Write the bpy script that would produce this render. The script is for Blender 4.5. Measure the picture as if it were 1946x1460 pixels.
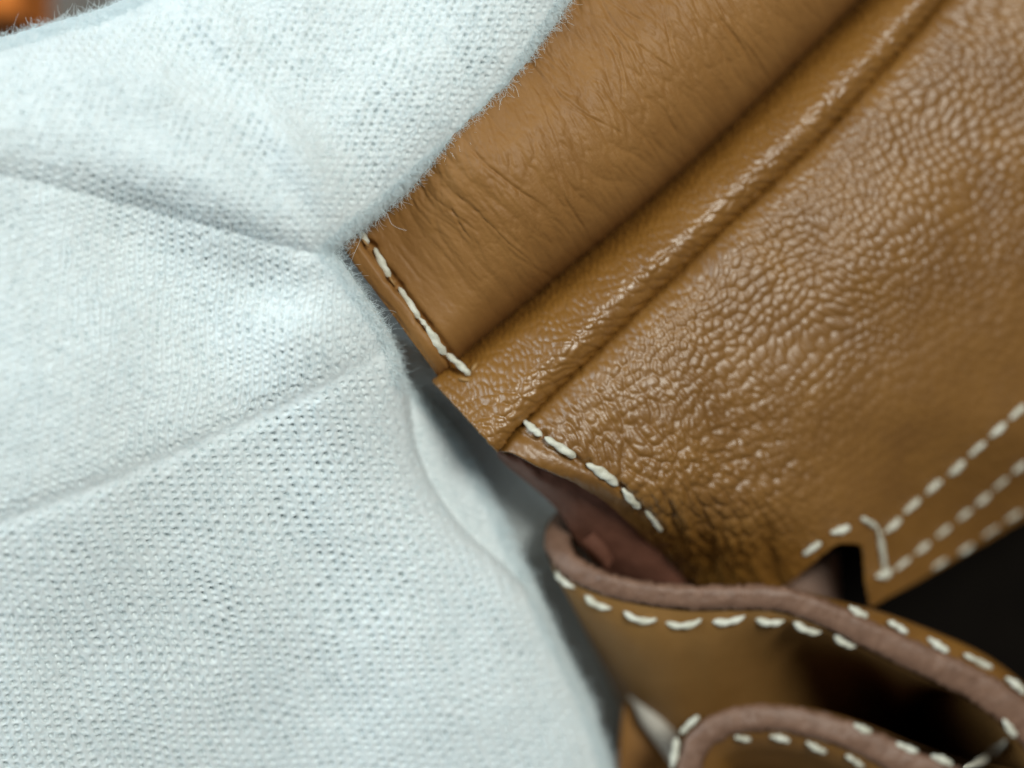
import bpy, math, random
import numpy as np
from mathutils import Vector, Matrix

# ------------------------------------------------------------------ units
# Layout is measured in "steps" of 0.05 mm (k metres). The camera hangs 16 cm above the stitched corner.
k = 5e-5
H = 3200.0
CX, CY = 973.0, 730.0
random.seed(4)
rng = np.random.default_rng(7)

scene = bpy.context.scene
for o in list(bpy.data.objects):
    bpy.data.objects.remove(o)

# ------------------------------------------------------------------ camera
cam_d = bpy.data.cameras.new('camera')
cam = bpy.data.objects.new('camera', cam_d)
scene.collection.objects.link(cam)
cam.location = (0, 0, H * k)
cam_d.sensor_width = 36.0
cam_d.lens = 36.0 * H / 1946.0
cam_d.clip_start = 0.005
cam_d.clip_end = 20.0
cam_d.dof.use_dof = True
cam_d.dof.focus_distance = (H - 15) * k
cam_d.dof.aperture_fstop = cam_d.lens / (172 * k * 1000)
scene.camera = cam

# ------------------------------------------------------------------ world and lamps (indoor, soft cool light)
world = bpy.data.worlds.new('World')
scene.world = world
world.use_nodes = True
bg = world.node_tree.nodes['Background']
bg.inputs['Color'].default_value = (0.87, 0.97, 1.0, 1)
bg.inputs['Strength'].default_value = 0.105


def area(name, loc, target, size, power, col):
    d = bpy.data.lights.new(name, 'AREA')
    d.shape = 'DISK'
    d.size = size
    d.energy = power
    d.color = col
    o = bpy.data.objects.new(name, d)
    scene.collection.objects.link(o)
    o.location = loc
    o.rotation_euler = (Vector(target) - Vector(loc)).to_track_quat('-Z', 'Y').to_euler()
    return o


area('ceiling_lamp', (0.19, 0.18, 0.50), (0, 0, 0), 0.17, 2.45, (0.97, 1.0, 0.93))
area('window_light', (-0.50, 0.22, 0.36), (0, 0, 0), 0.40, 2.85, (0.80, 0.94, 1.0))

scene.render.engine = 'CYCLES'
scene.view_settings.view_transform = 'Standard'
scene.view_settings.look = 'None'
scene.view_settings.exposure = 0.0
scene.view_settings.gamma = 1.0
scene.view_settings.use_curve_mapping = False

# ------------------------------------------------------------------ helpers: layout


def W(px, py, z):
    """layout point (as seen from above, z in steps over the stitched corner) -> metres"""
    px = np.asarray(px, float); py = np.asarray(py, float); z = np.asarray(z, float)
    s = k * (H - z) / H
    return np.stack([(px - CX) * s, (CY - py) * s, z * k + 0 * px], -1)


def catmull(pts, n=12, closed=False):
    P = np.array(pts, float)
    out = []
    m = len(P)
    rngi = range(m) if closed else range(m - 1)
    for i in rngi:
        if closed:
            p0, p1, p2, p3 = P[i - 1], P[i], P[(i + 1) % m], P[(i + 2) % m]
        else:
            p1, p2 = P[i], P[i + 1]
            p0 = P[i - 1] if i > 0 else 2 * p1 - p2
            p3 = P[i + 2] if i + 2 < m else 2 * p2 - p1
        for j in range(n):
            t = j / n
            out.append(0.5 * ((2 * p1) + (-p0 + p2) * t + (2 * p0 - 5 * p1 + 4 * p2 - p3) * t * t + (-p0 + 3 * p1 - 3 * p2 + p3) * t ** 3))
    if not closed:
        out.append(P[-1])
    return np.array(out)


def seg_dist(X, Y, P, closed):
    """unsigned distance to polyline, and the parameter (arc length) of the nearest point, and the side"""
    best = np.full(X.shape, 1e12)
    arc = np.zeros(X.shape)
    side = np.zeros(X.shape)
    a = 0.0
    n = len(P)
    for i in range(n if closed else n - 1):
        x0, y0 = P[i]; x1, y1 = P[(i + 1) % n]
        dx, dy = x1 - x0, y1 - y0
        L2 = dx * dx + dy * dy
        if L2 < 1e-9:
            continue
        t = np.clip(((X - x0) * dx + (Y - y0) * dy) / L2, 0, 1)
        d2 = (X - x0 - t * dx) ** 2 + (Y - y0 - t * dy) ** 2
        m = d2 < best
        best[m] = d2[m]
        L = math.sqrt(L2)
        arc[m] = a + t[m] * L
        side[m] = ((X - x0) * dy - (Y - y0) * dx)[m]
        a += L
    return np.sqrt(best), arc, np.sign(side)


def poly_sd(X, Y, P):
    """signed distance, positive inside"""
    d, _, _ = seg_dist(X, Y, P, True)
    ins = np.zeros(X.shape, bool)
    n = len(P)
    for i in range(n):
        x0, y0 = P[i]; x1, y1 = P[(i + 1) % n]
        if y0 == y1:
            continue
        c = ((y0 > Y) != (y1 > Y)) & (X < (x1 - x0) * (Y - y0) / (y1 - y0) + x0)
        ins ^= c
    return np.where(ins, d, -d)


def sstep(a, b, x):
    t = np.clip((x - a) / (b - a), 0, 1)
    return t * t * (3 - 2 * t)


def h2(ix, iy, seed=0):
    a = (ix.astype(np.int64) * 374761393 + iy.astype(np.int64) * 668265263 + seed * 1274126177) & 0xffffffff
    a = ((a ^ (a >> 13)) * 1274126177) & 0xffffffff
    a = ((a ^ (a >> 16)) * 2246822519) & 0xffffffff
    a = a ^ (a >> 15)
    return (a & 0xffffff) / float(0x1000000)


def vnoise(x, y, seed=0):
    ix = np.floor(x); iy = np.floor(y)
    fx = x - ix; fy = y - iy
    fx = fx ** 3 * (fx * (fx * 6 - 15) + 10); fy = fy ** 3 * (fy * (fy * 6 - 15) + 10)
    ix = ix.astype(np.int64); iy = iy.astype(np.int64)
    a = h2(ix, iy, seed); b = h2(ix + 1, iy, seed); c = h2(ix, iy + 1, seed); d = h2(ix + 1, iy + 1, seed)
    return ((a + (b - a) * fx) + ((c + (d - c) * fx) - (a + (b - a) * fx)) * fy) * 2 - 1


def fbm(x, y, seed=0, octv=3):
    r = 0; a = 1
    for i in range(octv):
        r = r + a * vnoise(x * 2 ** i + 17.3 * i, y * 2 ** i - 9.1 * i, seed + i)
        a *= 0.5
    return r


def worley(x, y, seed=0):
    ix = np.floor(x).astype(np.int64); iy = np.floor(y).astype(np.int64)
    f1 = np.full(x.shape, 9.0); f2 = np.full(x.shape, 9.0); cid = np.zeros(x.shape)
    for dy in (-1, 0, 1):
        for dx in (-1, 0, 1):
            jx = ix + dx; jy = iy + dy
            d = np.hypot(jx + 0.12 + 0.76 * h2(jx, jy, seed) - x, jy + 0.12 + 0.76 * h2(jx, jy, seed + 5) - y)
            m = d < f1
            f2 = np.where(m, f1, np.minimum(f2, d))
            cid = np.where(m, h2(jx, jy, seed + 9), cid)
            f1 = np.where(m, d, f1)
    return f1, f2, cid


def rot(X, Y, deg):
    a = math.radians(deg)
    return X * math.cos(a) + Y * math.sin(a), -X * math.sin(a) + Y * math.cos(a)


# ------------------------------------------------------------------ helpers: objects
col = scene.collection


def new_mesh(name, co, faces_list, mat, parent=None, smooth=True):
    """faces_list: list of int arrays (n,3) or (n,4)"""
    me = bpy.data.meshes.new(name)
    co = np.ascontiguousarray(co, np.float32)
    me.vertices.add(len(co))
    me.vertices.foreach_set('co', co.ravel())
    loops = np.concatenate([f.ravel() for f in faces_list]).astype(np.int32)
    tot = np.concatenate([np.full(len(f), f.shape[1]) for f in faces_list])
    start = np.concatenate([[0], np.cumsum(tot)[:-1]]).astype(np.int32)
    me.loops.add(len(loops))
    me.loops.foreach_set('vertex_index', loops)
    me.polygons.add(len(tot))
    me.polygons.foreach_set('loop_start', start)
    me.update(calc_edges=True)
    me.validate()
    me.polygons.foreach_set('use_smooth', np.full(len(me.polygons), smooth))
    me.materials.append(mat)
    o = bpy.data.objects.new(name, me)
    col.objects.link(o)
    o.parent = parent
    return o


def empty(name, loc, label, cat, group=None):
    o = bpy.data.objects.new(name, None)
    o.empty_display_size = 0.01
    col.objects.link(o)
    o.location = loc
    o['label'] = label; o['category'] = cat
    if group:
        o['group'] = group
    return o


def adopt(o, parent):
    o.parent = parent
    bpy.context.view_layer.update()
    o.matrix_parent_inverse = parent.matrix_world.inverted()


def axis(lo, a, b, hi, st):
    mid = np.arange(a, b, st)
    left = [a]; d = st
    while left[-1] > lo:
        d *= 1.16; left.append(left[-1] - min(d, 40))
    right = [mid[-1]]; d = st
    while right[-1] < hi:
        d *= 1.16; right.append(right[-1] + min(d, 40))
    return np.concatenate([np.array(left[:0:-1]), mid, np.array(right[1:])])


SURF = {}     # layout samples of finished surfaces, for laying thread on them


def heightfield(name, xs, ys, sdfun, zfun, dispfun, mat, skirt):
    X, Y = np.meshgrid(xs, ys)
    sd = sdfun(X, Y)
    gy, gx = np.gradient(sd, ys, xs)
    gl = np.hypot(gx, gy) + 1e-9
    gx /= gl; gy /= gl
    ins = sd > 0
    q = ins[:-1, :-1] | ins[1:, :-1] | ins[:-1, 1:] | ins[1:, 1:]
    keep = np.zeros(X.shape, bool)
    keep[:-1, :-1] |= q; keep[1:, :-1] |= q; keep[:-1, 1:] |= q; keep[1:, 1:] |= q
    snap = keep & ~ins
    X = np.where(snap, X - sd * gx, X); Y = np.where(snap, Y - sd * gy, Y)
    sdc = np.where(ins, sd, 0.0)
    idx = -np.ones(X.shape, np.int64)
    idx[keep] = np.arange(keep.sum())
    x = X[keep]; y = Y[keep]; s = sdc[keep]
    z = zfun(x, y, s)
    # normals in layout space for the relief
    Zg = np.full(X.shape, np.nan); Zg[keep] = z
    Zf = np.where(np.isnan(Zg), np.nanmin(z), Zg)
    zy, zx = np.gradient(Zf, ys, xs)
    zx = np.clip(zx[keep], -2.5, 2.5); zy = np.clip(zy[keep], -2.5, 2.5)
    nl = np.sqrt(zx ** 2 + zy ** 2 + 1)
    n = np.stack([-zx / nl, -zy / nl, 1 / nl], -1)
    h = dispfun(x, y, s)
    x2 = x + n[:, 0] * h; y2 = y + n[:, 1] * h; z2 = z + n[:, 2] * h
    qa = np.stack([idx[:-1, :-1], idx[1:, :-1], idx[1:, 1:], idx[:-1, 1:]], -1)[q]   # layout y is down: upward normal
    # boundary edges
    e = np.concatenate([qa[:, [0, 1]], qa[:, [1, 2]], qa[:, [2, 3]], qa[:, [3, 0]]])
    key = np.minimum(e[:, 0], e[:, 1]) * 10_000_000 + np.maximum(e[:, 0], e[:, 1])
    _, inv, cnt = np.unique(key, return_inverse=True, return_counts=True)
    be = e[cnt[inv] == 1]
    bv = np.unique(be)
    remap = -np.ones(len(x2), np.int64); remap[bv] = np.arange(len(bv))
    gxk = gx[keep][bv]; gyk = gy[keep][bv]
    vx = [x2]; vy = [y2]; vz = [z2]
    faces = [qa]
    base = len(x2); prev = None
    for (inset, dz) in skirt:
        vx.append(x2[bv] + gxk * inset); vy.append(y2[bv] + gyk * inset); vz.append(z2[bv] + dz)
        a = be[:, 0]; b = be[:, 1]
        na = base + remap[a]; nb = base + remap[b]
        if prev is None:
            faces.append(np.stack([b, a, na, nb], -1))
        else:
            faces.append(np.stack([prev + remap[b], prev + remap[a], na, nb], -1))
        prev = base
        base += len(bv)
    co = W(np.concatenate(vx), np.concatenate(vy), np.concatenate(vz))
    o = new_mesh(name, co, faces, mat)
    SURF[name] = (x2, y2, z2, n, s)
    return o


def loft(name, G, mat, keep=True, flip=False):
    """G: (m,n,3) layout grid"""
    m, n = G.shape[:2]
    i = np.arange(m * n).reshape(m, n)
    f = np.stack([i[:-1, :-1], i[1:, :-1], i[1:, 1:], i[:-1, 1:]], -1).reshape(-1, 4)
    if flip:
        f = f[:, ::-1]
    g = G.reshape(-1, 3)
    if keep:
        SURF[name] = (g[:, 0], g[:, 1], g[:, 2], None, None)
    return new_mesh(name, W(g[:, 0], g[:, 1], g[:, 2]), [f], mat)


def z_on(names, px, py, r=9):
    best = -1e9
    for nm in names:
        x, y, z = SURF[nm][:3]
        m = (np.abs(x - px) < r) & (np.abs(y - py) < r)
        if m.any():
            best = max(best, np.percentile(z[m], 70))
    if best < -1e8:
        return None
    return best


# ------------------------------------------------------------------ materials


def mat_new(name):
    m = bpy.data.materials.new(name)
    m.use_nodes = True
    nt = m.node_tree
    return m, nt, nt.nodes['Principled BSDF']


def tex_coord(nt, scale):
    tc = nt.nodes.new('ShaderNodeNewGeometry')
    mp = nt.nodes.new('ShaderNodeMapping')
    mp.inputs['Scale'].default_value = (scale,) * 3 if not isinstance(scale, tuple) else scale
    nt.links.new(tc.outputs['Position'], mp.inputs['Vector'])
    return mp


def noise(nt, scale, detail=4, rough=0.6):
    mp = tex_coord(nt, scale)
    n = nt.nodes.new('ShaderNodeTexNoise')
    n.inputs['Scale'].default_value = 1.0
    n.inputs['Detail'].default_value = detail
    n.inputs['Roughness'].default_value = rough
    nt.links.new(mp.outputs[0], n.inputs['Vector'])
    return n


def ramp(nt, src, stops):
    r = nt.nodes.new('ShaderNodeValToRGB')
    el = r.color_ramp.elements
    while len(el) < len(stops):
        el.new(0.5)
    for e, (p, c) in zip(el, stops):
        e.position = p; e.color = (*c, 1)
    nt.links.new(src, r.inputs['Fac'])
    return r


def bump(nt, bsdf, srcs):
    prev = None
    for (out, dist, st) in srcs:
        b = nt.nodes.new('ShaderNodeBump')
        b.inputs['Distance'].default_value = dist
        b.inputs['Strength'].default_value = st
        nt.links.new(out, b.inputs['Height'])
        if prev:
            nt.links.new(prev.outputs[0], b.inputs['Normal'])
        prev = b
    nt.links.new(prev.outputs[0], bsdf.inputs['Normal'])


def leather(name, c0, c1, rough=0.42, spec=0.5, grain=1.0, cs=140):
    m, nt, b = mat_new(name)
    n1 = noise(nt, cs, 6, 0.66)
    r = ramp(nt, n1.outputs['Fac'], [(0.30, c0), (0.70, c1)])
    nt.links.new(r.outputs[0], b.inputs['Base Color'])
    n2 = noise(nt, 900, 3, 0.5)
    rr = nt.nodes.new('ShaderNodeMapRange')
    rr.inputs['To Min'].default_value = rough - 0.08
    rr.inputs['To Max'].default_value = rough + 0.10
    nt.links.new(n2.outputs['Fac'], rr.inputs['Value'])
    nt.links.new(rr.outputs[0], b.inputs['Roughness'])
    b.inputs['Specular IOR Level'].default_value = spec
    n3 = noise(nt, 5200, 3, 0.6)
    n4 = noise(nt, 2200, 3, 0.6)
    bump(nt, b, [(n4.outputs['Fac'], 0.00009 * grain, 0.5), (n3.outputs['Fac'], 0.00004 * grain, 0.5)])
    return m


M = {}
M['tan_smooth'] = leather('tan smooth leather', (0.242, 0.108, 0.027), (0.310, 0.147, 0.041), 0.52, 0.32, 0.8)
M['tan_pebble'] = leather('tan pebbled leather', (0.185, 0.077, 0.0105), (0.255, 0.113, 0.018), 0.42, 0.95, 0.9)
M['tan_roll'] = leather('tan rolled leather', (0.205, 0.087, 0.013), (0.268, 0.120, 0.021), 0.36, 0.80, 0.6)
M['tan_back'] = leather('tan inner leather', (0.235, 0.115, 0.030), (0.29, 0.145, 0.042), 0.55, 0.35, 0.8)
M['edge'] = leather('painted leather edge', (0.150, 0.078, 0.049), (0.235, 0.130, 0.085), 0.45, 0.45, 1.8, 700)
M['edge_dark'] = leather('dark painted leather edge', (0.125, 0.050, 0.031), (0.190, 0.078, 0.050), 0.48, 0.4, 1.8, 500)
M['lining'] = leather('shade-blackened lining', (0.004, 0.0028, 0.002), (0.007, 0.005, 0.0035), 0.9, 0.1, 1.0)  # near-black for the deep shade inside; the leather itself is tan
M['orange'] = leather('orange box card', (0.62, 0.16, 0.015), (0.68, 0.19, 0.02), 0.6, 0.3, 0.2)
M['table'] = leather('grey table', (0.20, 0.20, 0.19), (0.24, 0.24, 0.23), 0.6, 0.3, 0.3)
M['pale_rim'] = leather('pale waxed rim', (0.42, 0.38, 0.32), (0.52, 0.48, 0.42), 0.5, 0.4, 0.8)

m, nt, b = mat_new('white cotton knit')
n1 = noise(nt, 90, 4, 0.6)
r = ramp(nt, n1.outputs['Fac'], [(0.3, (0.745, 0.795, 0.805)), (0.7, (0.81, 0.86, 0.87))])
nt.links.new(r.outputs[0], b.inputs['Base Color'])
b.inputs['Roughness'].default_value = 0.95
b.inputs['Specular IOR Level'].default_value = 0.1
b.inputs['Sheen Weight'].default_value = 0.12
b.inputs['Sheen Roughness'].default_value = 0.5
n2 = noise(nt, (9000, 3200, 6000), 4, 0.65)
n3 = noise(nt, 3000, 4, 0.6)
bump(nt, b, [(n3.outputs['Fac'], 0.00007, 0.35), (n2.outputs['Fac'], 0.00004, 0.4)])
M['knit'] = m

m, nt, b = mat_new('cotton fibre')
b.inputs['Base Color'].default_value = (0.74, 0.83, 0.855, 1)
b.inputs['Roughness'].default_value = 0.8
b.inputs['Specular IOR Level'].default_value = 0.2
M['fibre'] = m

m, nt, b = mat_new('waxed white linen thread')
n1 = noise(nt, 700, 4, 0.6)
r = ramp(nt, n1.outputs['Fac'], [(0.3, (0.52, 0.49, 0.38)), (0.7, (0.74, 0.72, 0.62))])
nt.links.new(r.outputs[0], b.inputs['Base Color'])
b.inputs['Roughness'].default_value = 0.55
n2 = noise(nt, 4500, 3, 0.6)
bump(nt, b, [(n2.outputs['Fac'], 0.00008, 0.6)])
M['thread'] = m

m, nt, b = mat_new('raw amber leather burr')
b.inputs['Base Color'].default_value = (0.36, 0.20, 0.07, 1)
b.inputs['Roughness'].default_value = 0.5
M['burr'] = m

# ------------------------------------------------------------------ the setting
tz = -1500
tab = new_mesh('table', np.array([(-0.6, -0.6, tz * k), (0.6, -0.6, tz * k), (0.6, 0.6, tz * k), (-0.6, 0.6, tz * k)]), [np.array([[0, 1, 2, 3]])], M['table'], smooth=False)
tab['kind'] = 'structure'

# ------------------------------------------------------------------ layout curves of the bag
V1 = catmull([(822, 724), (868, 687), (960, 610), (1100, 495), (1240, 378), (1400, 232), (1520, 115), (1640, 0), (1760, -118), (1950, -310), (2200, -560)], 10)
V2 = catmull([(946, 857), (985, 808), (1105, 695), (1215, 587), (1330, 477), (1450, 365), (1560, 258), (1665, 145), (1765, 28), (1860, -90), (2020, -290), (2260, -560)], 10)
CUT = np.array([(832, 712), (650, 468), (470, 226)])
LC = catmull([(946, 857), (975, 861), (1020, 884), (1120, 931), (1200, 990), (1258, 1055), (1310, 1115), (1370, 1200)], 8)
SX, SY = 0.745, -0.667
HOLES_A = [(700, 464), (711, 470), (741, 528), (757, 545), (797, 606), (811, 620), (848, 676)]
HOLES_C = [(1029, 828), (1035, 831), (1095, 870), (1115, 882), (1176, 924), (1184, 929), (1218, 968), (1228, 972)]


def dimples(x, y, pts, depth, r):
    h = np.zeros(x.shape)
    for (a, b) in pts:
        q = ((x - a) ** 2 + (y - b) ** 2) / (r * r)
        h -= depth * np.exp(-q)
    return h




def along(x, y):
    return (x - 850) * SX + (y - 715) * SY


bag = empty('leather_handbag', (0.02, 0.0, tz * k), 'tan pebbled leather handbag corner with white saddle stitching and brown painted edges', 'handbag')

# ---- upper panel (smooth, creased)
outA = np.concatenate([np.array([(832, 714)]), V1[6:], np.array([(1700, -700), (700, -420), (470, 226), (650, 468)])])


def zA(x, y, s):
    t, _, _ = seg_dist(x, y, V1, False)
    c, _, _ = seg_dist(x, y, CUT, False)
    u = np.clip(t / 250, 0, 1)
    bul = 215 * np.sqrt(np.maximum(1 - (1 - u) ** 2, 0)) - 0.12 * np.maximum(t - 250, 0)
    u2 = np.clip(t / 90, 0, 1)
    flat = 88 * np.sqrt(np.maximum(1 - (1 - u2) ** 2, 0))
    f = sstep(30, 330, c)
    z = -110 + flat * (1 - f) + bul * f
    z = z + 12 * (1 - sstep(28, 38, c)) - 13 * np.exp(-((c - 42) / 8) ** 2)
    z = z - 16 * np.exp(-c / 7)
    z = z - 60 * np.exp(-t / 16) * sstep(0, 60, along(x, y))
    return z - 0.18 * along(x, y) + 8 * fbm(x / 260, y / 260, 3, 2)


def dA(x, y, s):
    c, _, _ = seg_dist(x, y, CUT, False)
    wx = x + 9 * fbm(x / 150, y / 150, 21, 2) + 0.8 * fbm(x / 28, y / 28, 22, 2)
    wy = y + 9 * fbm(x / 150, y / 150, 31, 2)
    a, b_ = rot(wx, wy, 61)                # a runs down the creases
    f1, f2, cid = worley(a / 260, b_ / 40, 2)
    g1 = np.exp(-((f2 - f1) / 0.05) ** 2)
    f1d, f2d, _ = worley(a / 150, b_ / 27, 7)
    g1 = np.maximum(g1, 0.7 * np.exp(-((f2d - f1d) / 0.06) ** 2))
    a2, b2 = rot(wx, wy, 75)
    f1b, f2b, cb = worley(a2 / 95, b2 / 20, 8)
    g2 = np.exp(-((f2b - f1b) / 0.10) ** 2)
    a3, b3 = rot(wx, wy, 38)
    f1c, f2c, _ = worley(a3 / 70, b3 / 17, 12)
    g3 = np.exp(-((f2c - f1c) / 0.10) ** 2)
    amt = sstep(40, 190, c) * (0.45 + 0.55 * sstep(-0.4, 0.5, fbm(x / 160, y / 160, 41, 2)))
    f1e, f2e, ce = worley(a / 78, b_ / 15, 33)
    g4 = np.exp(-((f2e - f1e) / 0.14) ** 2)
    f1f, f2f, cf = worley(*[q_ / w_ for q_, w_ in zip(rot(wx, wy, 48), (44, 11))], 34)
    g5 = np.exp(-((f2f - f1f) / 0.16) ** 2)
    all_ = 0.35 + 0.65 * sstep(40, 240, c)
    n1_ = fbm(x / 210, y / 210, 55, 2); n2_ = fbm(x / 170, y / 170, 56, 2)
    w1 = np.abs(np.sin(math.pi * (rot(x, y, 58)[1] / 50 + 0.85 * n1_)))
    w2 = np.abs(np.sin(math.pi * (rot(x, y, 66)[1] / 41 + 0.8 * n2_)))
    w3 = np.abs(np.sin(math.pi * (rot(x, y, 51)[1] / 32 + 0.7 * fbm(x / 120, y / 120, 57, 2))))
    wr = np.minimum(np.minimum(w1, 0.30 + w2), 0.45 + w3)
    tv, _, _ = seg_dist(x, y, V1, False)
    all_ = all_ * (0.25 + 0.75 * sstep(10, 110, tv)); amt = amt * sstep(10, 90, tv)
    h = 4.4 * np.clip(wr, 0, 1) ** 0.85 * all_ * (0.75 + 0.25 * amt) - 1.2 * g1 * amt - (1.0 * g4 + 0.8 * g5 + 0.8 * ce) * all_ - 0.5 * g2 * all_
    rc = random.Random(12)
    crack = np.zeros(x.shape)
    for i in range(110):
        sx = rc.uniform(-30, 1150); tx = rc.uniform(20, 520)
        px = 840 + SX * sx - 0.6 * tx; py = 712 + SY * sx - 0.8 * tx
        ang = math.radians(rc.gauss(60, 6)); ln = rc.uniform(50, 250) * (0.5 if sx < 150 else 1)
        dep = rc.uniform(0.8, 3.2) * (0.45 if sx < 180 else 1); wd = rc.uniform(1.8, 3.4)
        pts = []
        q = ln
        while q > 0:
            pts.append((px, py)); st = min(q, 22); q -= 22
            px += math.cos(ang) * st; py += math.sin(ang) * st; ang += rc.gauss(0, 0.13)
        pts.append((px, py)); pts = np.array(pts)
        lo = pts.min(0) - 14; hi = pts.max(0) + 14
        mk = (x > lo[0]) & (x < hi[0]) & (y > lo[1]) & (y < hi[1])
        if not mk.any():
            continue
        dd, ar, sg = seg_dist(x[mk], y[mk], pts, False)
        tp = np.sin(math.pi * np.clip(ar / ln, 0.02, 0.98)) ** 0.6
        v_ = dep * tp * (np.exp(-(dd / wd) ** 2) - 0.45 * np.exp(-((dd * sg - 5) / 4.5) ** 2))
        crack[mk] += v_
    h -= np.clip(crack, -3, 7) * (0.15 + 0.85 * sstep(10, 90, tv))
    h += dimples(x, y, HOLES_A, 7, 9)
    # strip between thread and cut edge: long shallow grooves along it
    e1, e2 = rot(x, y, 53.4)
    h += (1 - sstep(28, 42, c)) * 2.2 * fbm(e1 / 120, e2 / 14, 61, 3)
    return h


stepA = 2.6
upper = heightfield('upper_panel', axis(470, 470, 1720, 2300, stepA), axis(-560, -30, 725, 725, stepA),
                    lambda X, Y: poly_sd(X, Y, outA), zA, dA, M['tan_smooth'], [(-1, -10), (0, -26), (6, -40), (30, -60)])
adopt(upper, bag)

# ---- the rolled welt
outB = np.concatenate([V1, V2[::-1]])


def tB(x, y):
    d1, _, _ = seg_dist(x, y, V1, False)
    d2, _, _ = seg_dist(x, y, V2, False)
    return d1 / (d1 + d2 + 1e-6), d1 + d2


def zB(x, y, s):
    t, w = tB(x, y)
    end = sstep(-10, 190, along(x, y))
    r = (36 + 40 * end)
    z = -112 + 44 * sstep(0.3, 1.0, t) + r * np.maximum(np.sin(np.pi * np.clip(t, 0, 1)), 0) ** 0.62
    z = z + 20 * (1 - end) - 22 * np.exp(-np.maximum(along(x, y) + 10 - 80 * (t - .2), 0) / 30) * 0
    z = z - 55 * np.exp(-t * w / 16) * sstep(0, 60, along(x, y))
    return z - 0.18 * along(x, y) + 5 * fbm(x / 110, y / 110, 13, 2)


def dB(x, y, s):
    t, w = tB(x, y)
    wx = x + 7 * fbm(x / 40, y / 40, 71, 2); wy = y + 7 * fbm(x / 40, y / 40, 72, 2)
    a, b_ = rot(wx, wy, 78)
    f1, f2, cid = worley(a / 19, b_ / 11, 3)
    fine = 2.8 * (1 - np.exp(-(f2 - f1) * 4)) + 0.9 * cid
    a, b_ = rot(wx, wy, -12)
    f1, f2, cid = worley(a / 34, b_ / 17, 4)
    coarse = 3.6 * (1 - np.exp(-(f2 - f1) * 3.2)) + 1.2 * cid
    m = sstep(0.50, 0.66, t + 0.06 * fbm(x / 60, y / 60, 77, 2))
    return fine * (1 - 0.5 * m) + coarse * m


roll = heightfield('rolled_welt', axis(815, 815, 1800, 2300, 2.4), axis(-560, -30, 866, 866, 2.4),
                   lambda X, Y: poly_sd(X, Y, outB), zB, dB, M['tan_roll'], [(-1, -8), (0, -20), (4, -34), (20, -60)])
adopt(roll, bag)

# ---- the big pebbled front panel
outC = np.concatenate([V2[::-1], LC[1:], np.array([(1455, 1142), (1520, 1086), (1578, 1041), (1588, 1034), (1602, 1030), (1624, 1030), (1634, 1033), (1640, 1040), (1643, 1052), (1646, 1100), (1655, 1152), (1720, 1118), (1800, 1071), (1946, 986), (2300, 780), (2700, 200)])])


def zC(x, y, s):
    d2, _, _ = seg_dist(x, y, V2, False)
    dl, _, _ = seg_dist(x, y, LC, False)
    z = -70 + 42 * (1 - np.exp(-d2 / 15)) - 0.00052 * d2 ** 2
    z = z - 170 * np.exp(-dl / 75) * sstep(900, 1090, y)
    z = z - 34 * np.exp(-dl / 16) * sstep(860, 960, y)
    z = z - 150 * sstep(930, 1180, y) * (1 - sstep(1400, 1640, x))
    z = z - 130 * sstep(1560, 1900, x) * sstep(780, 1060, y)
    # seam trough where the thread runs along the cut edge
    z = z - 9 * np.exp(-((dl - 40) / 9) ** 2) * (1 - sstep(960, 1010, y))
    return z - 0.18 * along(x, y) + 12 * fbm(x / 240, y / 240, 19, 2)


def dC(x, y, s):
    d2, _, _ = seg_dist(x, y, V2, False)
    dl, _, _ = seg_dist(x, y, LC, False)
    wx = x + 22 * fbm(x / 150, y / 150, 81, 2)
    wy = y + 22 * fbm(x / 150, y / 150, 82, 2)
    a, b_ = rot(wx, wy, 56)
    low = sstep(560, 980, y) * (1 - sstep(1350, 1800, x))
    f1, f2, cid = worley(a / 20, b_ / 16, 6)
    peb = (1 - np.exp(-(f2 - f1) * 4.5)) * 0.75 + 0.75 * np.maximum(1 - f1 * f1 * 1.6, 0) + 0.3 * cid
    f1, f2, cid = worley(a / 46, b_ / 22, 16)
    f1b, f2b, _ = worley(a / 21, b_ / 16, 26)
    peb2 = 1.5 * (1 - np.exp(-(f2 - f1) * 3.0)) + 0.8 * (1 - np.exp(-(f2b - f1b) * 3.4)) + 0.4 * cid
    flat = 1 - 0.62 * sstep(1500, 1800, x + 0.5 * (y - 700)) * sstep(380, 800, y)
    small = 0.45 + 0.55 * sstep(2, 50, d2)
    strip = 1 - 0.8 * (1 - sstep(30, 46, dl)) * (1 - sstep(980, 1060, y))
    h = (3.8 * peb * (1 - low) + 5.4 * peb2 * low) * flat * small * strip
    # wrinkles where the panel turns under at the fold
    fold = sstep(860, 1000, y) * np.exp(-np.abs(x - 1330) / 190)
    c1, c2 = rot(wx, wy, 78)
    h += fold * 13 * vnoise(c1 / 120, c2 / 30, 91)
    h += dimples(x, y, HOLES_C, 7, 10)
    return h


panel = heightfield('front_panel', axis(940, 940, 2000, 2560, 2.7), axis(-560, -40, 1210, 1210, 2.7),
                    lambda X, Y: poly_sd(X, Y, outC), zC, dC, M['tan_pebble'], [(-1, -8), (1, -22), (6, -40), (20, -60)])
adopt(panel, bag)

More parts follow.
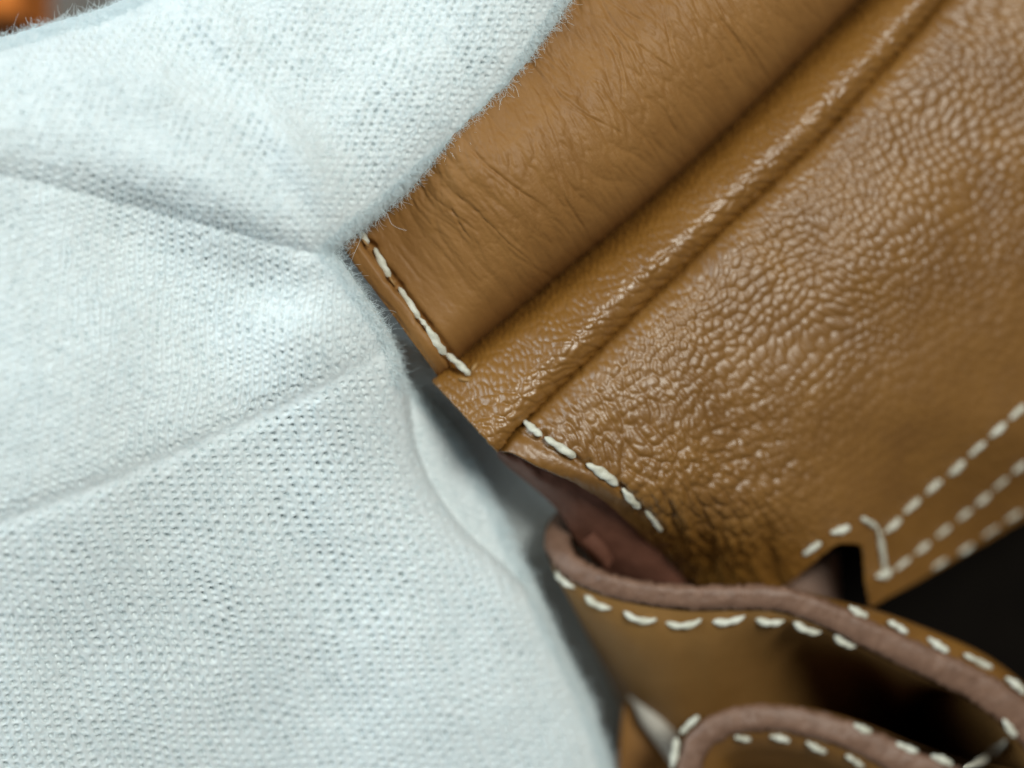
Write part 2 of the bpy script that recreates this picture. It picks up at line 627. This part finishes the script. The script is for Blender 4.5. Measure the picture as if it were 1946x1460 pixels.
# ---- thick painted edge under the front panel
Ltop = catmull([(944, 856, -132), (975, 862, -128), (1020, 885, -132), (1120, 932, -165), (1200, 991, -235), (1258, 1056, -325), (1308, 1115, -420), (1360, 1200, -520)], 16)
Lbot = catmull([(946, 868, -158), (975, 896, -168), (1022, 934, -182), (1064, 976, -212), (1105, 1040, -275), (1165, 1105, -345), (1240, 1160, -430), (1300, 1240, -540)], 16)
n = 26
G = np.zeros((len(Ltop), n, 3))
for j in range(n):
    t = j / (n - 1)
    G[:, j] = Ltop * (1 - t) + Lbot * t
    G[:, j, 2] += 26 * math.sin(math.pi * t) - 20 * t
ii = np.arange(len(Ltop))[:, None] + 0 * np.arange(n)[None]
jj = np.arange(n)[None] + 0 * ii
G[..., 2] += 3 * fbm(ii / 9.0, jj / 6.0, 101, 3)
rag = 2.2 * fbm(ii / 1.6, 0 * jj + 0.5, 103, 3)
G[..., 1] += rag * np.exp(-jj / 3.0)
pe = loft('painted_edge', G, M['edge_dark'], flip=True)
adopt(pe, bag)

# small torn curl of leather tucked behind the edge
cu = []
for i in range(14):
    t = i / 13
    row = []
    for j in range(12):
        a = math.pi * (0.05 + 0.95 * j / 11)
        row.append((1108 + 42 * t + 13 * math.cos(a) * (1 - 0.5 * t) + 8 + 6 * math.sin(3 * t), 1022 + 52 * t - 10 * math.cos(a), -240 - 46 * t + 13 * math.sin(a)))
    cu.append(row)
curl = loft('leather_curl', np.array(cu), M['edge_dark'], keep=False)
adopt(curl, bag)

# ------------------------------------------------------------------ gusset strip standing on edge, folded back on itself
# x, y, z, width, where the near face lands 900 deeper (dx, dy), bulge of the far face
ES = [
    (1150, 990, -430, 44, 10, 10, 0), (1105, 982, -370, 46, 30, 40, 0), (1068, 1000, -300, 48, 60, 90, 0), (1062, 1040, -240, 50, 95, 190, 0), (1088, 1078, -205, 47, 120, 260, 0),
    (1142, 1106, -185, 45, 120, 300, 0), (1220, 1126, -175, 45, 110, 330, 0), (1310, 1136, -170, 48, 90, 295, 0), (1400, 1135, -170, 48, 70, 190, 0),
    (1480, 1138, -175, 48, 55, 120, 0), (1560, 1163, -185, 50, 40, 80, 6), (1650, 1206, -200, 53, 15, 40, 24), (1750, 1253, -220, 57, -10, 30, 32),
    (1850, 1300, -240, 62, -30, -20, 30), (1930, 1356, -255, 66, -60, -20, 20), (1982, 1416, -270, 66, -60, -10, 10), (1995, 1468, -275, 66, -40, 0, 6), (1960, 1506, -270, 64, 10, 30, 10), (1890, 1506, -262, 62, 20, 60, 26),
    (1800, 1481, -255, 60, 20, 90, 26), (1715, 1446, -250, 58, 20, 100, 18), (1635, 1407, -245, 56, 20, 110, 8), (1550, 1378, -242, 54, 20, 120, 2),
    (1470, 1364, -242, 52, 20, 120, 0), (1395, 1370, -246, 52, 30, 110, 0), (1342, 1396, -252, 52, 60, 80, 6), (1316, 1438, -258, 50, 80, 40, 12), (1306, 1500, -265, 50, 80, 0, 12), (1310, 1600, -280, 50, 80, 0, 6), (1330, 1720, -300, 50, 80, 0, 0)]
E = catmull(ES, 20)
tan = np.gradient(E[:, :2], axis=0)
tan /= np.linalg.norm(tan, axis=1)[:, None]
nor = np.stack([tan[:, 1], -tan[:, 0]], -1)      # left of travel: the far (upper) side of the first run
ne = len(E)
arcE = np.concatenate([[0], np.cumsum(np.linalg.norm(np.diff(E[:, :2], axis=0), axis=1))])
dome = [(-0.50, -22), (-0.495, -14), (-0.46, -7), (-0.36, -2), (-0.22, 2), (-0.08, 3), (0.08, 4), (0.22, 4), (0.34, 2), (0.44, -4), (0.495, -14), (0.50, -28)]
G = np.zeros((ne, len(dome), 3))
for j, (a, h) in enumerate(dome):
    nz = 1.6 * fbm(arcE / 30, np.full(ne, j / 2.5), 111, 2) + 1.3 * fbm(arcE / 9, np.full(ne, j / 1.3), 113, 2)
    rg = 2.0 * fbm(arcE / 9, np.full(ne, 3.0 * (a < 0)), 112, 3) if abs(a) > 0.4 else 0
    off = (a * E[:, 3] + rg)[:, None] * nor
    G[:, j, :2] = E[:, :2] + off
    G[:, j, 2] = E[:, 2] + h + nz
edge = loft('painted_edge_band', G, M['edge'], flip=False)
edge.name = 'painted_edge'
adopt(edge, bag)
# near face: drops from the lower side of the edge
deps = np.array([15, 20, 28, 38, 50, 70, 95, 130, 180, 240, 320, 420, 540, 680, 820, 1000, 1200])
G = np.zeros((ne, len(deps), 3))
for j, d in enumerate(deps):
    f = max(d - 15, 0) / 370.0
    push = 3 * math.exp(-((d - 34) / 30) ** 2) + np.where(np.arange(ne) > 17 * 20, E[:, 6] * 1.1 * math.exp(-((d - 70) / 60) ** 2), 0)
    G[:, j, :2] = E[:, :2] + (-0.497 * E[:, 3] - push)[:, None] * nor + E[:, 4:6] * (f * 0.82 + 0.18 * (1 - math.exp(-max(d - 15, 0) / 30)))
    G[:, j, 2] = E[:, 2] - d + 6 * fbm(arcE / 70 + d / 300, np.full(ne, d / 160.0), 121, 2)
nearf = loft('inner_face', G, M['tan_back'], flip=True)
adopt(nearf, bag)
# far face: the other side, bulging a little before it turns under
deps = np.array([16, 24, 34, 48, 64, 84, 110, 150, 220, 340, 520, 800, 1200])
G = np.zeros((ne, len(deps), 3))
for j, d in enumerate(deps):
    bl = E[:, 6] * (np.sin(np.clip((d - 16) / 68, 0, 1) * math.pi / 2)) if d <= 84 else E[:, 6] * max(0, 1 - (d - 84) / 140)
    f = max(d - 84, 0) / 370.0
    under = E[:, 4:6] * (f + np.where(np.arange(ne) > 17 * 20, 0.45 * (1 - math.exp(-max(d - 16, 0) / 40)), 0)[:, None])
    G[:, j, :2] = E[:, :2] + (0.475 * E[:, 3] + bl)[:, None] * nor + under
    G[:, j, 2] = E[:, 2] - d
farf = loft('outer_face', G, M['tan_pebble'])
adopt(farf, bag)

# ---- slot tab seen inside the belt slot, behind the front panel


def slab(name, pts, z, thick, mat, parent, round_=8):
    P = catmull(pts, 6, True)
    c = P.mean(0)
    nn = len(P)
    rings = [(0.0, 0)]
    prof = [(1 - 0.5, 0), (1 - 0.06, 0), (1 - 0.015, -round_ * 0.4), (1.0, -round_), (1.0, -thick)]
    vs = [(c[0], c[1], z)]
    for s_, dz in prof:
        for p in P:
            q = c + (p - c) * s_
            vs.append((q[0], q[1], z + dz))
    f3 = np.array([[0, 1 + (i + 1) % nn, 1 + i] for i in range(nn)])
    f4 = []
    for r_ in range(len(prof) - 1):
        for i in range(nn):
            a = 1 + r_ * nn + i; b2 = 1 + r_ * nn + (i + 1) % nn
            f4.append([a, b2, b2 + nn, a + nn])
    vs = np.array(vs)
    o = new_mesh(name, W(vs[:, 0], vs[:, 1], vs[:, 2]), [f3, np.array(f4)], mat)
    adopt(o, parent)
    return o


slab('slot_tab', [(1492, 1118), (1540, 1084), (1584, 1050), (1592, 1062), (1596, 1130), (1600, 1180), (1540, 1180), (1500, 1160)], -520, 120, M['edge'], bag)

# ---- lower front panel, far below the strip, with its pale waxed rim
slab('lower_panel', [(1192, 1318), (1230, 1380), (1290, 1460), (1360, 1560), (1420, 1700), (1300, 1760), (1180, 1700), (1172, 1560), (1176, 1420)], -480, 200, M['tan_smooth'], bag)
rim = catmull([(1196, 1322, -450), (1225, 1352, -450), (1262, 1400, -450), (1296, 1448, -455), (1340, 1520, -460), (1380, 1600, -465)], 8)
G = np.zeros((len(rim), 10, 3))
rt = np.gradient(rim[:, :2], axis=0); rt /= np.linalg.norm(rt, axis=1)[:, None]
for j in range(10):
    a = 2 * math.pi * j / 9
    taper = np.clip(np.arange(len(rim)) / 10.0, 0.25, 1)
    G[:, j, :2] = rim[:, :2] + (22 * math.cos(a) * taper)[:, None] * np.stack([rt[:, 1], -rt[:, 0]], -1)
    G[:, j, 2] = rim[:, 2] + 22 * math.sin(a) * taper
rimo = loft('pale_rim', G, M['pale_rim'], keep=False)
adopt(rimo, bag)

# ---- interior lining, shade put into its near-black colour: a deep open tray below the strips and the front panel
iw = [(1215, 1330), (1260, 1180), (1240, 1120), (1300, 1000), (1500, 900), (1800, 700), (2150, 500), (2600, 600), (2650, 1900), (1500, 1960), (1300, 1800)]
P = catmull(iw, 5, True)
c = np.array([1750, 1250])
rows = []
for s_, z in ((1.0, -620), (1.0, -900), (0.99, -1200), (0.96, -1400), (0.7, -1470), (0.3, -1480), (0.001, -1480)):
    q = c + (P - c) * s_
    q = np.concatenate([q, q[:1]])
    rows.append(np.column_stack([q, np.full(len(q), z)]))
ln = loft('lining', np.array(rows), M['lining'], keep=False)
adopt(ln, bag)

# ------------------------------------------------------------------ saddle stitches, each one a thread segment


def thread_mesh(seed, bend):
    rn = random.Random(seed)
    N, S = 19, 12
    vs = []; fs = []
    ph = rn.random() * 6
    for i in range(N):
        t = i / (N - 1) * 2 - 1
        r_ = max(1 - abs(t) ** 3.2, 0) ** 0.5 * (1 + 0.14 * math.sin(2.3 * t + ph))
        r_ = max(r_, 0.06) * (1 + 0.06 * rn.uniform(-1, 1))
        for j in range(S):
            a = 2 * math.pi * j / S
            tw = 1 + 0.17 * math.cos(2 * a + 7.5 * t + ph)
            vs.append((t * 0.5, 0.5 * r_ * tw * math.cos(a) + bend * (1 - t * t), 0.5 * r_ * tw * math.sin(a) - 0.30 * abs(t) ** 3))
    f4 = [[i * S + j, i * S + (j + 1) % S, (i + 1) * S + (j + 1) % S, (i + 1) * S + j] for i in range(N - 1) for j in range(S)]
    f4.append
    o = new_mesh('stitch_source', np.array(vs), [np.array(f4)], M['thread'])
    me = o.data
    bpy.data.objects.remove(o)
    return me


TM = [thread_mesh(i, bnd) for i, bnd in enumerate((0.10, -0.08, 0.0, 0.16, -0.14, -0.40, -0.62))]
cnt = 0


def stitch(p0, p1, width, names, parent, lift=3.0, z=None, variant=None):
    global cnt
    (x0, y0), (x1, y1) = p0, p1
    if z is None:
        za = z_on(names, x0, y0); zb = z_on(names, x1, y1); zm = z_on(names, (x0 + x1) / 2, (y0 + y1) / 2)
        cand = [q for q in (za, zb, zm) if q is not None]
        if not cand:
            print('NO SURFACE for stitch', p0, p1); return
        zm = zm if zm is not None else np.mean(cand)
        za = zm if za is None else za; zb = zm if zb is None else zb
        ml = max(zm - (za + zb) / 2, 0)
        za += ml + lift; zb += ml + lift
    else:
        za = zb = z
    A = Vector(W(x0, y0, za)); B = Vector(W(x1, y1, zb))
    o = bpy.data.objects.new('stitch', TM[cnt % 5] if variant is None else TM[variant])
    cnt += 1
    col.objects.link(o)
    X = (B - A); L = X.length; X.normalize()
    Zv = Vector((0, 0, 1)); Yv = Zv.cross(X).normalized(); Zv = X.cross(Yv)
    w = width * k * 0.75
    R = Matrix((X * L, Yv * w, Zv * w * 0.85)).transposed().to_4x4()
    R.translation = (A + B) / 2
    o.parent = parent
    bpy.context.view_layer.update()
    o.matrix_world = R
    o.parent = parent
    o.matrix_parent_inverse = parent.matrix_world.inverted()
    o.matrix_basis = R


for a, b_, w in [((676, 430), (700, 464), 17), ((711, 470), (741, 528), 19), ((757, 545), (797, 606), 19), ((796, 604), (813, 626), 11), ((811, 620), (848, 676), 22), ((847, 672), (894, 714), 20)]:
    stitch(a, b_, w, ['upper_panel', 'rolled_welt'], upper, 3)
for a, b_, w in [((994, 798), (1029, 828), 18), ((1035, 831), (1095, 870), 22), ((1115, 882), (1176, 924), 23), ((1184, 929), (1218, 968), 18), ((1228, 972), (1258, 1012), 14)]:
    stitch(a, b_, w, ['front_panel'], panel, 3)
for a, b_ in [((1056, 1082), (1091, 1117)), ((1111, 1132), (1162, 1157)), ((1185, 1163), (1249, 1178)), ((1265, 1184), (1334, 1178)), ((1354, 1182), (1417, 1171)), ((1436, 1177), (1492, 1180)), ((1509, 1183), (1562, 1203)), ((1586, 1207), (1630, 1229))]:
    stitch(a, b_, 20, ['inner_face'], nearf, 2, None, 5 + (a[0] > 1180) * (a[0] < 1300))
for a, b_ in [((1614, 1153), (1651, 1173)), ((1688, 1181), (1726, 1205)), ((1763, 1212), (1803, 1239)), ((1833, 1244), (1888, 1272)), ((1912, 1288), (1950, 1320))]:
    stitch(a, b_, 19, ['outer_face', 'painted_edge_band'], farf, 5)
for a, b_ in [((1276, 1462), (1286, 1402)), ((1293, 1396), (1328, 1362)), ((1623, 1377), (1658, 1393)), ((1703, 1413), (1746, 1431)), ((1770, 1437), (1812, 1456)), ((1833, 1460), (1882, 1437)), ((1888, 1432), (1915, 1410)), ((1908, 1368), (1932, 1402))]:
    stitch(a, b_, 19, ['inner_face', 'painted_edge_band'], nearf, 4)
for a, b_ in [((1396, 1401), (1428, 1407)), ((1463, 1400), (1502, 1410)), ((1533, 1411), (1572, 1431)), ((1608, 1436), (1642, 1460))]:
    stitch(a, b_, 16, ['outer_face'], farf, 4)


def row(cs, dx, dy, L, w, lift):
    for (x, y) in cs:
        stitch((x - dx * L / 2, y - dy * L / 2), (x + dx * L / 2, y + dy * L / 2), w, ['front_panel'], panel, lift)


row([(1697, 998), (1734, 961), (1775, 926), (1817, 890), (1857, 854), (1896, 817), (1934, 783), (1972, 748), (2010, 712)], 0.74, -0.67, 42, 18, 0)
row([(1717, 1071), (1753, 1041), (1793, 1010), (1833, 979), (1867, 949), (1901, 920), (1936, 889), (1972, 858)], 0.77, -0.64, 36, 16, -3)
row([(1786, 1072), (1835, 1043), (1883, 1010), (1925, 981), (1968, 952)], 0.83, -0.56, 36, 13, -4)
for a, b_, w in [((1668, 1002), (1682, 1088), 15), ((1668, 1096), (1696, 1082), 24), ((1638, 985), (1668, 1004), 17), ((1580, 1013), (1617, 1001), 20), ((1526, 1056), (1560, 1031), 18)]:
    stitch(a, b_, w, ['front_panel'], panel, 5)

# amber burr of leather round the last needle hole, and the raw yellow slivers beside the thread
for (x, y, r1, r2, ang) in [(900, 700, 13, 5, -55), (884, 722, 14, 5, 10), (745, 535, 13, 3, 55), (693, 461, 13, 3, 50)]:
    N = 10
    ring = []
    for i in range(N):
        a = 2 * math.pi * i / N
        u, v = r1 * math.cos(a), r2 * math.sin(a)
        ca, sa = math.cos(math.radians(ang)), math.sin(math.radians(ang))
        ring.append((x + u * ca - v * sa, y + u * sa + v * ca))
    zb = z_on(['upper_panel', 'rolled_welt'], x, y, 12) or -80
    vs = [(x, y, zb + 5)] + [(x + (p - x) * 0.7, y + (q - y) * 0.7, zb + 3) for p, q in ring] + [(p, q, zb - 6) for p, q in ring]
    vs = np.array(vs)
    f3 = np.array([[0, 1 + (i + 1) % N, 1 + i] for i in range(N)])
    f4 = np.array([[1 + i, 1 + (i + 1) % N, 1 + N + (i + 1) % N, 1 + N + i] for i in range(N)])
    o = new_mesh('needle_burr', W(vs[:, 0], vs[:, 1], vs[:, 2]), [f3, f4], M['burr'])
    adopt(o, upper)

# ------------------------------------------------------------------ the gloved hand
glove = empty('cotton_glove', tuple(W(200, 800, tz)), 'white knitted cotton glove on a hand gripping the bag corner', 'glove')
U_out = catmull([(-900, 300), (-500, 190), (-200, 120), (0, 72), (100, 44), (220, 6), (330, -70), (420, -260), (700, -620), (1300, -620), (1290, -330), (1180, -130), (1098, -14), (1040, 72), (965, 178), (885, 262), (800, 338), (725, 405), (672, 446), (636, 478), (606, 508), (520, 515), (420, 505), (300, 485), (160, 455), (0, 415), (-300, 400), (-700, 480)], 8, True)
L_out = catmull([(-900, 240), (-300, 230), (0, 255), (250, 310), (450, 375), (590, 445), (640, 488), (690, 556), (738, 630), (762, 690), (770, 760), (786, 840), (822, 925), (880, 1005), (960, 1080), (1020, 1150), (1060, 1225), (1100, 1310), (1140, 1390), (1166, 1470), (1200, 1620), (1210, 1900), (1100, 2200), (0, 2300), (-900, 2200)], 8, True)
R_out = catmull([(700, 700), (772, 722), (835, 778), (893, 858), (945, 955), (985, 1050), (1022, 1120), (1058, 1205), (1100, 1290), (1130, 1380), (1000, 1400), (800, 1300), (650, 1000)], 8, True)
SEAM = catmull([(-600, 1240), (-300, 1110), (0, 992), (200, 918), (400, 832), (560, 762), (690, 690), (760, 640)], 10)
CREASE = catmull([(-900, 170), (-300, 225), (0, 282), (150, 318), (300, 362), (450, 426), (600, 490), (660, 520), (760, 570)], 10)


def prof(d, R):
    u = np.clip(d / R, 0, 1)
    return R * np.sqrt(np.maximum(1 - (1 - u) ** 2, 0))


def smax(a, b, kk):
    h = np.clip(0.5 + 0.5 * (a - b) / kk, 0, 1)
    return b * (1 - h) + a * h + kk * h * (1 - h)


def g_sd(X, Y):
    u = poly_sd(X, Y, U_out); l = poly_sd(X, Y, L_out); r_ = poly_sd(X, Y, R_out)
    return np.maximum(np.maximum(u, l), r_)


def lobes(x, y):
    u = poly_sd(x, y, U_out); l = poly_sd(x, y, L_out); r_ = poly_sd(x, y, R_out)
    s = along(x, y)
    m = np.maximum(u, l)
    dc, _, sc_ = seg_dist(x, y, CREASE, False)
    below = -dc * sc_                        # positive under the fold crest
    isU = below < 12
    # both gripping fingers share one skin; the notch between them comes from the outline
    base = np.where(isU, 30 - 0.14 * s, 30 - 0.14 * along(x, y))
    pin = sstep(700, 420, x) if False else 1 - sstep(380, 660, x)      # folds fan out to the left, pinch at the notch
    ds, _, sd_ = seg_dist(x, y, SEAM, False)
    above = ds * sd_
    lowz = -70 + 120 * (1 - sstep(-100, 600, x))
    bl = sstep(-60, 120, below)
    z = (34 - 0.13 * s) * (1 - bl) + lowz * bl + 0.55 * prof(np.maximum(m, 0), 215)
    wv = 0.55 + 0.85 * pin
    z = z + (13 + 7 * pin) * np.exp(-(np.minimum(below, 0) / (95 * wv)) ** 2) * (below <= 0) + (13 + 7 * pin) * np.exp(-(np.maximum(below, 0) / (62 * wv)) ** 2) * (below > 0)
    z = z - (6 + 9 * pin) * np.exp(-((below - 112 * wv) / (78 * wv)) ** 2)
    z = z + 15 * pin * np.exp(-((below + 175) / 60) ** 2) - 12 * pin * np.exp(-((below + 255) / 45) ** 2)
    # ridge running down the upper finger to the pinch
    a, b_ = rot(x - 560, y - 290, 56)
    z = z + 20 * np.exp(-(b_ / 40) ** 2) * np.exp(-(a / 210) ** 2) - 11 * np.exp(-((b_ + 85) / 45) ** 2) * np.exp(-(a / 190) ** 2)
    # the hand below the seam falls away
    z = z + bl * (30 * (1 - np.exp(-np.maximum(above, 0) / 80)) - 0.34 * np.maximum(-above, 0) - 7 * np.exp(-(ds / 17) ** 2))
    z = z + 30 * np.exp(-((x - 600) / 105) ** 2 - ((y - 615) / 70) ** 2)
    a, b_ = rot(x, y, 60)
    z = z + 10 * fbm(a / 300, b_ / 170, 141, 2)
    z = np.where(m > -40, z + np.minimum(m, 0) * 6, -2000)
    zr = -258 + 0.7 * prof(r_, 110) - 0.26 * (y - 900)
    zr = np.where(r_ > -40, zr + np.minimum(r_, 0) * 6, -2000)
    return z, zr, m, r_, above, isU


def zG(x, y, s):
    z, zr, *_ = lobes(x, y)
    return smax(z, zr, 14)


def knit(x, y, ang, su, sv, seed, stag, hu=0.21, hv=0.27):
    wx = x + 9 * fbm(x / 120, y / 120, seed, 2) + 2.0 * fbm(x / 22, y / 22, seed + 1, 2)
    wy = y + 9 * fbm(x / 120, y / 120, seed + 2, 2) + 2.0 * fbm(x / 22, y / 22, seed + 3, 2)
    a, b_ = rot(wx, wy, ang)
    u = a / su
    iu = np.floor(u)
    fu = u - iu - 0.5
    v = b_ / sv + stag * (iu % 2)
    vv = v + 0.55 * np.abs(fu) * 2
    fv0 = v - np.floor(v) - 0.5
    rnd = h2(iu.astype(np.int64), np.floor(v).astype(np.int64), seed + 7)
    clump = 0.72 + 0.28 * fbm(x / 70, y / 70, seed + 11, 2)
    hole = np.exp(-((fu / hu) ** 2 + ((fv0) / hv) ** 2)) * (0.18 + 0.82 * rnd) * np.clip(clump, 0.15, 1.1)
    vee = np.cos(2 * math.pi * vv)
    gro = np.exp(-((np.abs(fu) - 0.5) / 0.14) ** 2)
    return hole, vee, gro


def dG(x, y, s):
    z_, zr, m_, r_, above, isU = lobes(x, y)
    isR = zr > z_
    isU = isU & ~isR
    low = sstep(-40, 10, -above) * (~isU)
    h1, v1, g1 = knit(x, y, 22, 16.5, 13.5, 151, 0.5, 0.17, 0.34)
    h2_, v2, g2 = knit(x, y, 3, 17.0, 14, 161, 0.5, 0.16, 0.36)
    h3, v3, g3 = knit(x, y, -20, 19.5, 15.5, 171, 0.5, 0.18, 0.21)
    U = -19 * h1 + 1.0 * v1 - 2.0 * g1
    L1 = -18 * h2_ + 0.9 * v2 - 3.6 * g2
    L2 = -32 * h3 + 0.2 * v3 - 0.3 * g3
    R_ = -8 * h2_ + 0.9 * v2 - 1.8 * g2
    h = np.where(isU, U, np.where(isR, R_, L1 * (1 - low) + L2 * low))
    dd = np.where(isR, r_ * 2, m_)
    fade = sstep(8, 80, dd)
    ds, _, _ = seg_dist(x, y, SEAM, False)
    fade = fade * (isU | (ds > 11))
    brushed = 0.9 * fbm(x / 7, y / 11, 181, 2)
    return h * (0.12 + 0.88 * fade) + brushed


fab = heightfield('knit_fabric', axis(-850, -20, 1215, 1420, 2.4), axis(-600, -20, 1480, 2200, 2.4), g_sd, zG, dG, M['knit'],
                  [(0, -30), (6, -70), (24, -120), (60, -165), (140, -200)])
adopt(fab, glove)

# the finger that supports the bag from below, deep in the shade
S_out = catmull([(640, 640), (800, 660), (1000, 780), (1150, 900), (1240, 1050), (1290, 1300), (1300, 1600), (1000, 1640), (700, 1400), (600, 1000)], 8, True)


def zS(x, y, s):
    return -320 - 0.68 * (y - 760) + 0.8 * prof(s, 120) - 0.08 * (x - 900)


def dS(x, y, s):
    h_, v_, g_ = knit(x, y, 8, 18, 14, 191, 0.5)
    return -7 * h_ + v_ - 1.4 * g_


fin = heightfield('supporting_finger', np.arange(560, 1330, 4.0), np.arange(600, 1680, 4.0), lambda X, Y: poly_sd(X, Y, S_out), zS, dS, M['knit'], [(0, -30), (10, -70), (40, -120)])
adopt(fin, glove)

# loose cotton fibres standing off the knit
x, y, z, nn, s = SURF['knit_fabric']
vis = (x > -40) & (x < 1240) & (y > -40) & (y < 1500)
idx_all = np.where(vis)[0]
edge_i = np.where(vis & (s < 26))[0]
edge_l = np.where(vis & (s < 20) & (y < 760))[0]
pick = np.concatenate([rng.choice(idx_all, 30000), rng.choice(edge_i, 15000), rng.choice(edge_l, 26)])
kind = np.concatenate([np.zeros(30000), np.ones(15000), np.full(26, 2)])
Np = len(pick)
nrm = nn[pick]
rd = rng.normal(size=(Np, 3))
rd -= (rd * nrm).sum(1)[:, None] * nrm
rd /= np.linalg.norm(rd, axis=1)[:, None] + 1e-9
length = np.where(kind == 0, rng.uniform(8, 30, Np), np.where(kind == 1, rng.uniform(4, 17, Np), rng.uniform(22, 42, Np)))
stand = np.where(kind == 0, rng.uniform(0.05, 0.35, Np), rng.uniform(0.2, 1.1, Np))
d0 = nrm * stand[:, None] + rd * np.where(kind == 0, 1.0, 0.7)[:, None]
d0 /= np.linalg.norm(d0, axis=1)[:, None]
bendv = rng.normal(size=(Np, 3)) * np.where(kind == 2, 2.0, 1.0)[:, None]
K = 7
pts = np.zeros((Np, K, 3))
p = np.stack([x[pick], y[pick], z[pick]], -1)
# surface normals are in layout axes (x right, y down, z up)
for j in range(K):
    t = j / (K - 1)
    pts[:, j] = p + length[:, None] * (d0 * t + bendv * t * t * 0.5 + 0.14 * math.sin(t * 6.5) * rd[::-1])
g = pts.reshape(-1, 3)
co = W(g[:, 0], g[:, 1], g[:, 2])
hc = bpy.data.hair_curves.new('fibre_fuzz')
hc.add_curves([K] * Np)
hc.attributes['position'].data.foreach_set('vector', co.astype(np.float32).ravel())
ra = hc.attributes.new('radius', 'FLOAT', 'POINT')
rad = np.repeat(np.where(kind == 2, 0.30, 0.21), K) * k * np.tile(np.linspace(1, 0.55, K), Np)
ra.data.foreach_set('value', rad.astype(np.float32))
hc.materials.append(M['fibre'])
fz = bpy.data.objects.new('fibre_fuzz', hc)
col.objects.link(fz)
fz['kind'] = 'stuff'
adopt(fz, glove)

# ------------------------------------------------------------------ blurred orange box beyond the hand
bx = []
c0 = W(-330, -330, -1200); c1 = W(38, 30, -1200)
x0, y1 = c0[0], c0[1]; x1, y0 = c1[0], c1[1]
zt, zb = -1200 * k, tz * k + 0.0002
bv = 0.0012
prof_b = [(0, zb), (0, zt - bv), (bv * .3, zt - bv * .3), (bv, zt)]
vs = []
for ins, z_ in prof_b:
    vs += [(x0 + ins, y0 + ins, z_), (x1 - ins, y0 + ins, z_), (x1 - ins, y1 - ins, z_), (x0 + ins, y1 - ins, z_)]
fs = []
for r_ in range(3):
    for i in range(4):
        fs.append([r_ * 4 + i, r_ * 4 + (i + 1) % 4, (r_ + 1) * 4 + (i + 1) % 4, (r_ + 1) * 4 + i])
fs.append([12, 13, 14, 15])
ob = new_mesh('orange_box', np.array(vs), [np.array(fs)], M['orange'], smooth=False)
ob['label'] = 'blurred orange box on the table behind the glove'
ob['category'] = 'box'
